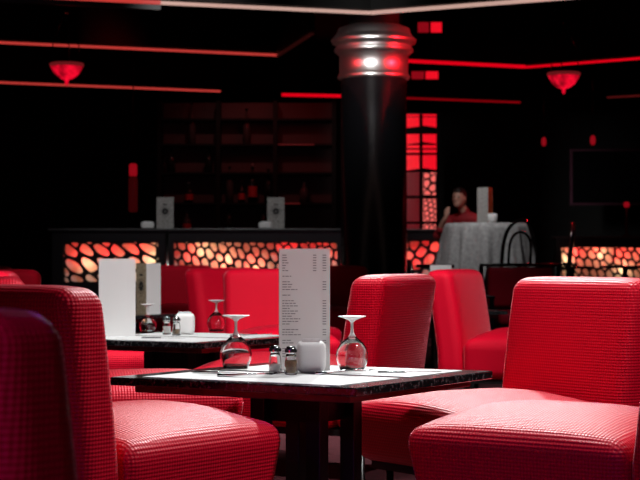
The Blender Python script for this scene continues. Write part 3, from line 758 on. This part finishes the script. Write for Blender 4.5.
obj('cup_body', lathe(bmesh.new(), [(0, 0), (0.035, 0), (0.05, 0.03), (0.055, 0.085), (0.045, 0.10), (0.04, 0.095), (0, 0.09)], 24), M['card'], cu, True)

# ---- bentwood chairs
def make_bentwood(label, loc, rz):
    t = thing('bentwood_chair', label, 'chair', loc, rz, 'black bentwood chairs')
    obj('seat', lathe(bmesh.new(), [(0, .44), (.19, .44), (.205, .45), (.205, .465), (.19, .475), (0, .47)], 32), M['black_gloss'], t, True)
    for s in (-1, 1): obj('leg', tube(bmesh.new(), [(s * .20, -.19, 0), (s * .16, -.15, .44)], [.014, .018]), M['black_gloss'], t, True)
    def hoop(wd, top, y0, zb, r):
        pts = []
        for i in range(25):
            a = math.pi * i / 24; x = -wd * math.cos(a); zz = zb + (top - zb) * math.sin(a) ** 0.55; pts.append((x * (1 - 0.12 * (1 - math.sin(a))), y0 + 0.09 * (zz - .45), zz))
        return tube(bmesh.new(), pts, r, 8)
    obj('back_hoop', hoop(.20, .92, .17, .30, .019), M['black_gloss'], t, True)
    obj('inner_hoop', hoop(.125, .80, .168, .455, .014), M['black_gloss'], t, True)
    for s in (-1, 1): obj('leg', tube(bmesh.new(), [(s * .19, .21, 0), (s * .176, .165, .32)], [.013, .015]), M['black_gloss'], t, True)
    obj('leg_ring', tube(bmesh.new(), [(.15 * math.cos(2 * math.pi * i / 24), .15 * math.sin(2 * math.pi * i / 24), .24) for i in range(25)], .009, 6, False), M['black_gloss'], t, True)
    return t
bw = make_bentwood('black bentwood chair in front of the grey tablecloth', (xp(507, 18.9), 18.5, ZF), R(200)); bw.scale = (1.15, 1.15, 1.0)
dup(bw, (xp(553, 19.8), 19.9, ZF), R(260), 'black bentwood chair glinting red at the right side of the grey tablecloth')
dup(bw, (xp(430, 19.6), 19.6, 0.18 if False else 0), R(95), 'black bentwood chair between the column and the grey tablecloth')
bulb((xp(548, 20.6), 20.6, 1.9), 5, (1, 0.01, 0.02), 0.05)

# ---- black framed armchair with dark red cushions
def make_armchair(label, loc, rz):
    t = thing('framed_armchair', label, 'armchair', loc, rz)
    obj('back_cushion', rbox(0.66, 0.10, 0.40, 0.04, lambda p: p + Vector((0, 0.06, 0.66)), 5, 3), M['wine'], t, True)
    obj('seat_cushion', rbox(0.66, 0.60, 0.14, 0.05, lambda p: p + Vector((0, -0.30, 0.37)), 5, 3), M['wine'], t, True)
    obj('top_rail', bbox(-.40, .40, .025, .095, .8655, .895, .006), M['black_gloss'], t)
    obj('seat_frame', bbox(-.36, .36, -.61, .05, .265, .295, .006), M['black_gloss'], t)
    obj('back_rail', bbox(-.36, .36, .05, .09, .44, .465, .004), M['black_gloss'], t)
    for s in (-1, 1):
        obj('arm', bbox(s * .385 - .03, s * .385 + .03, -0.58, 0.05, 0.56, 0.59, 0.008), M['black_gloss'], t)
        for yy in (-0.55, 0.08): obj('leg', bbox(s * .385 - .02, s * .385 + .02, yy - .02, yy + .02, 0, 0.865 if yy > 0 else 0.56), M['black_gloss'], t)
    return t
make_armchair('black framed armchair with dark red cushions below the bentwood chair', (xp(521, 17.3), 17.3, 0), R(4))
def side_table(label, px, Y, ztop_, wd, base):
    t = thing('side_table', label, 'table', (xp(px, Y), Y, base), 0, 'small black side tables')
    obj('tabletop', bbox(-wd / 2, wd / 2, -0.25, 0.25, ztop_ - base - .03, ztop_ - base, 0.008), M['black_gloss'], t)
    obj('pedestal', lathe(bmesh.new(), [(0, 0), (.2, 0), (.2, .02), (.035, .04), (.03, ztop_ - base - .031), (0, ztop_ - base - .031)], 20), M['black_gloss'], t, True)
side_table('small black table in front of the right lattice, above the broad red chair back', 625, 20.6, 0.86, 0.52, ZF)
side_table('small black table left of the right lattice beside the armchair', 572, 21.4, 0.85, 0.40, ZF)
side_table('small black table standing left of the grey tablecloth', 435, 15.2, 0.895, 0.30, 0)

# ---- person, seated behind the cloth table
def blob_mesh(name, parts, m, parent, vox=0.012):
    bm = bmesh.new()
    for p in parts:
        if p[0] == 'e':
            r = bmesh.ops.create_uvsphere(bm, u_segments=20, v_segments=14, radius=1)
            bmesh.ops.transform(bm, matrix=Matrix.Translation(Vector(p[1])) @ (p[3].to_4x4() if len(p) > 3 else Matrix()) @ Matrix.Diagonal((*p[2], 1)), verts=r['verts'])
        else:
            pts, rad = p[1], p[2]; tube(bm, pts, rad, 14)
            for q_, rr in zip(pts, rad if isinstance(rad, (list, tuple)) else [rad] * len(pts)):
                r = bmesh.ops.create_uvsphere(bm, u_segments=14, v_segments=10, radius=rr); bmesh.ops.translate(bm, vec=Vector(q_), verts=r['verts'])
    o = obj(name, bm, m, parent)
    md = o.modifiers.new('one_surface', 'REMESH'); md.mode = 'VOXEL'; md.voxel_size = vox; md.use_smooth_shade = True
    sm = o.modifiers.new('soft', 'SMOOTH'); sm.factor = 0.5; sm.iterations = 4
    dg = bpy.context.evaluated_depsgraph_get(); dg.update()
    me = bpy.data.meshes.new_from_object(o.evaluated_get(dg)); o.modifiers.clear(); o.data = me
    for pp in me.polygons: pp.use_smooth = True
    return o
pY = 20.75; pX = xp(466, pY)
person = thing('person', 'person in a red shirt sitting behind the grey tablecloth, one hand raised to the chin', 'person', (pX, pY, ZF), R(-25))
# local: facing -y; seat height .46
hx, hy, hz = -0.03, -0.16, 1.235
arm_r = [(-.20, -.02, .98), (-.27, -.24, .80), (-.13, -.36, .99)]
arm_l = [(.20, -.02, .98), (.27, -.20, .77), (.08, -.42, .80)]
parts = [('e', (0, 0.02, .62), (.165, .12, .17)), ('e', (0, 0.0, .84), (.17, .115, .20)), ('e', (0, -.01, .98), (.19, .10, .08)),
         ('t', [(0, -.03, 1.02), (hx * .7, -.10, 1.15)], [.058, .052]),
         ('e', (hx, hy, hz), (.074, .092, .112)), ('e', (hx, hy - .055, hz - .065), (.045, .045, .05)),
         ('t', [(hx, hy - .085, hz + .01), (hx, hy - .108, hz - .022)], [.012, .016]),
         ('e', (hx - .074, hy + .01, hz - .005), (.012, .024, .034)), ('e', (hx + .074, hy + .01, hz - .005), (.012, .024, .034)),
         ('t', [(hx - .022, hy - .088, hz - .058), (hx + .022, hy - .088, hz - .058)], [.009, .009]),
         ('t', arm_r, [.052, .042, .027]), ('t', arm_l, [.052, .042, .027]),
         ('t', [(-.09, 0.0, .50), (-.13, -.42, .50), (-.13, -.42, .07)], [.085, .065, .045]), ('t', [(.09, 0.0, .50), (.13, -.42, .50), (.13, -.42, .07)], [.085, .065, .045]),
         ('e', (-.13, -.48, .035), (.045, .12, .035)), ('e', (.13, -.48, .035), (.045, .12, .035)),
         ('e', (-.11, -.37, 1.03), (.024, .018, .046)), ('e', (.045, -.46, .80), (.046, .042, .018))]
for i, L in enumerate((.055, .066, .070, .062)):
    bx = -.128 + i * .0155
    parts.append(('t', [(bx, -.37, 1.06), (bx + .006, -.375, 1.06 + L * .55), (bx + .018, -.355, 1.06 + L)], [.0085, .0080, .0068]))
    by = .05 - i * .004
    parts.append(('t', [(.03 - i * .003, -.435 - i * .018, .80), (-.01 - L * .3, -.44 - i * .018, .805), (-.02 - L * .6, -.44 - i * .018, .792)], [.0085, .008, .0068]))
parts.append(('t', [(-.095, -.375, 1.02), (-.07, -.385, 1.05), (-.062, -.375, 1.075)], [.012, .010, .008]))
parts.append(('t', [(.06, -.43, .81), (.02, -.415, .815), (-.005, -.41, .81)], [.012, .010, .008]))
blob_mesh('body', parts, M['skin'], person, 0.009)
blob_mesh('hair', [('e', (hx, hy + .028, hz + .03), (.085, .092, .102)), ('e', (hx, hy + .05, hz - .03), (.078, .065, .09)), ('e', (hx, hy - .045, hz + .085), (.062, .045, .03))], M['hair'], person)
sh = [('e', (0, 0.02, .62), (.180, .135, .17)), ('e', (0, 0.0, .84), (.185, .13, .20)), ('e', (0, -.01, .99), (.203, .112, .09)), ('t', [(0, -.02, 1.02), (-.01, -.055, 1.085)], [.085, .066]),
      ('t', [arm_r[0], arm_r[1], (-.215, -.29, .86)], [.064, .053, .046]), ('t', [arm_l[0], arm_l[1], (.18, -.30, .78)], [.064, .053, .046])]
blob_mesh('shirt', sh, M['shirt'], person)
blob_mesh('trousers', [('e', (0, .02, .53), (.185, .14, .11)), ('t', [(-.09, 0.0, .50), (-.13, -.42, .50), (-.13, -.42, .12)], [.097, .078, .06]), ('t', [(.09, 0.0, .50), (.13, -.42, .50), (.13, -.42, .12)], [.097, .078, .06])], M['trousers'], person)
for s in (-1, 1):
    bm = bmesh.new(); r = bmesh.ops.create_uvsphere(bm, u_segments=10, v_segments=8, radius=.009); bmesh.ops.translate(bm, vec=(hx + s * .028, hy - .083, hz + .012), verts=r['verts']); obj('eye', bm, M['eye'], person, True)
st = thing('stool', 'dark stool under the person in the red shirt', 'stool', (pX, pY + 0.02, ZF), R(-25))
obj('seat', lathe(bmesh.new(), [(0, .36), (.19, .36), (.20, .375), (.20, .395), (.18, .405), (0, .405)], 28), M['black_wood'], st, True)
for k in range(4):
    a = R(45 + 90 * k); obj('leg', tube(bmesh.new(), [(.17 * math.cos(a), .17 * math.sin(a), 0), (.12 * math.cos(a), .12 * math.sin(a), .36)], .014), M['black_wood'], st)

# ================================================================= FAR RIGHT
YS = 26.0
t = thing('wall_screen', 'large dark framed screen at the right in the background', 'screen', (xp(640, YS), YS, zp(177, YS)))
ww, hh = 2 * (xp(640, YS) - xp(570, YS)), zp(149, YS) - zp(205, YS)
bm = bmesh.new()
for s in (-1, 1):
    box(bm, (s * (ww / 2 - .02), 0.02, 0), (.04, .05, hh)); box(bm, (0, 0.02, s * (hh / 2 - .015)), (ww - .08, .05, .03))
obj('frame', bm, M['plum'], t)
obj('screen_glass', bbox(-ww / 2 + .04, ww / 2 - .04, 0.01, 0.05, -hh / 2 + .03, hh / 2 - .03), M['black_gloss'], t)
obj('wall_mount', bbox(-.3, .3, 0.052, 30 - YS, -.15, .15), M['black_matte'], t)
zr = zp(236.5, YR)
t = thing('candle_lamp', 'slim dark lamp with a tiny red light on the right divider ledge', 'lamp', (xp(628, YR), YR + .1, zr))
obj('stem', lathe(bmesh.new(), [(0, 0), (.06, 0), (.06, .015), (.018, .03), (.018, .38), (0, .38)], 14), M['clear_bottle'], t, True)
obj('red_light', lathe(bmesh.new(), [(0, .381), (.03, .381), (.04, .41), (.03, .445), (0, .45)], 14), M['pane_soft'], t, True)
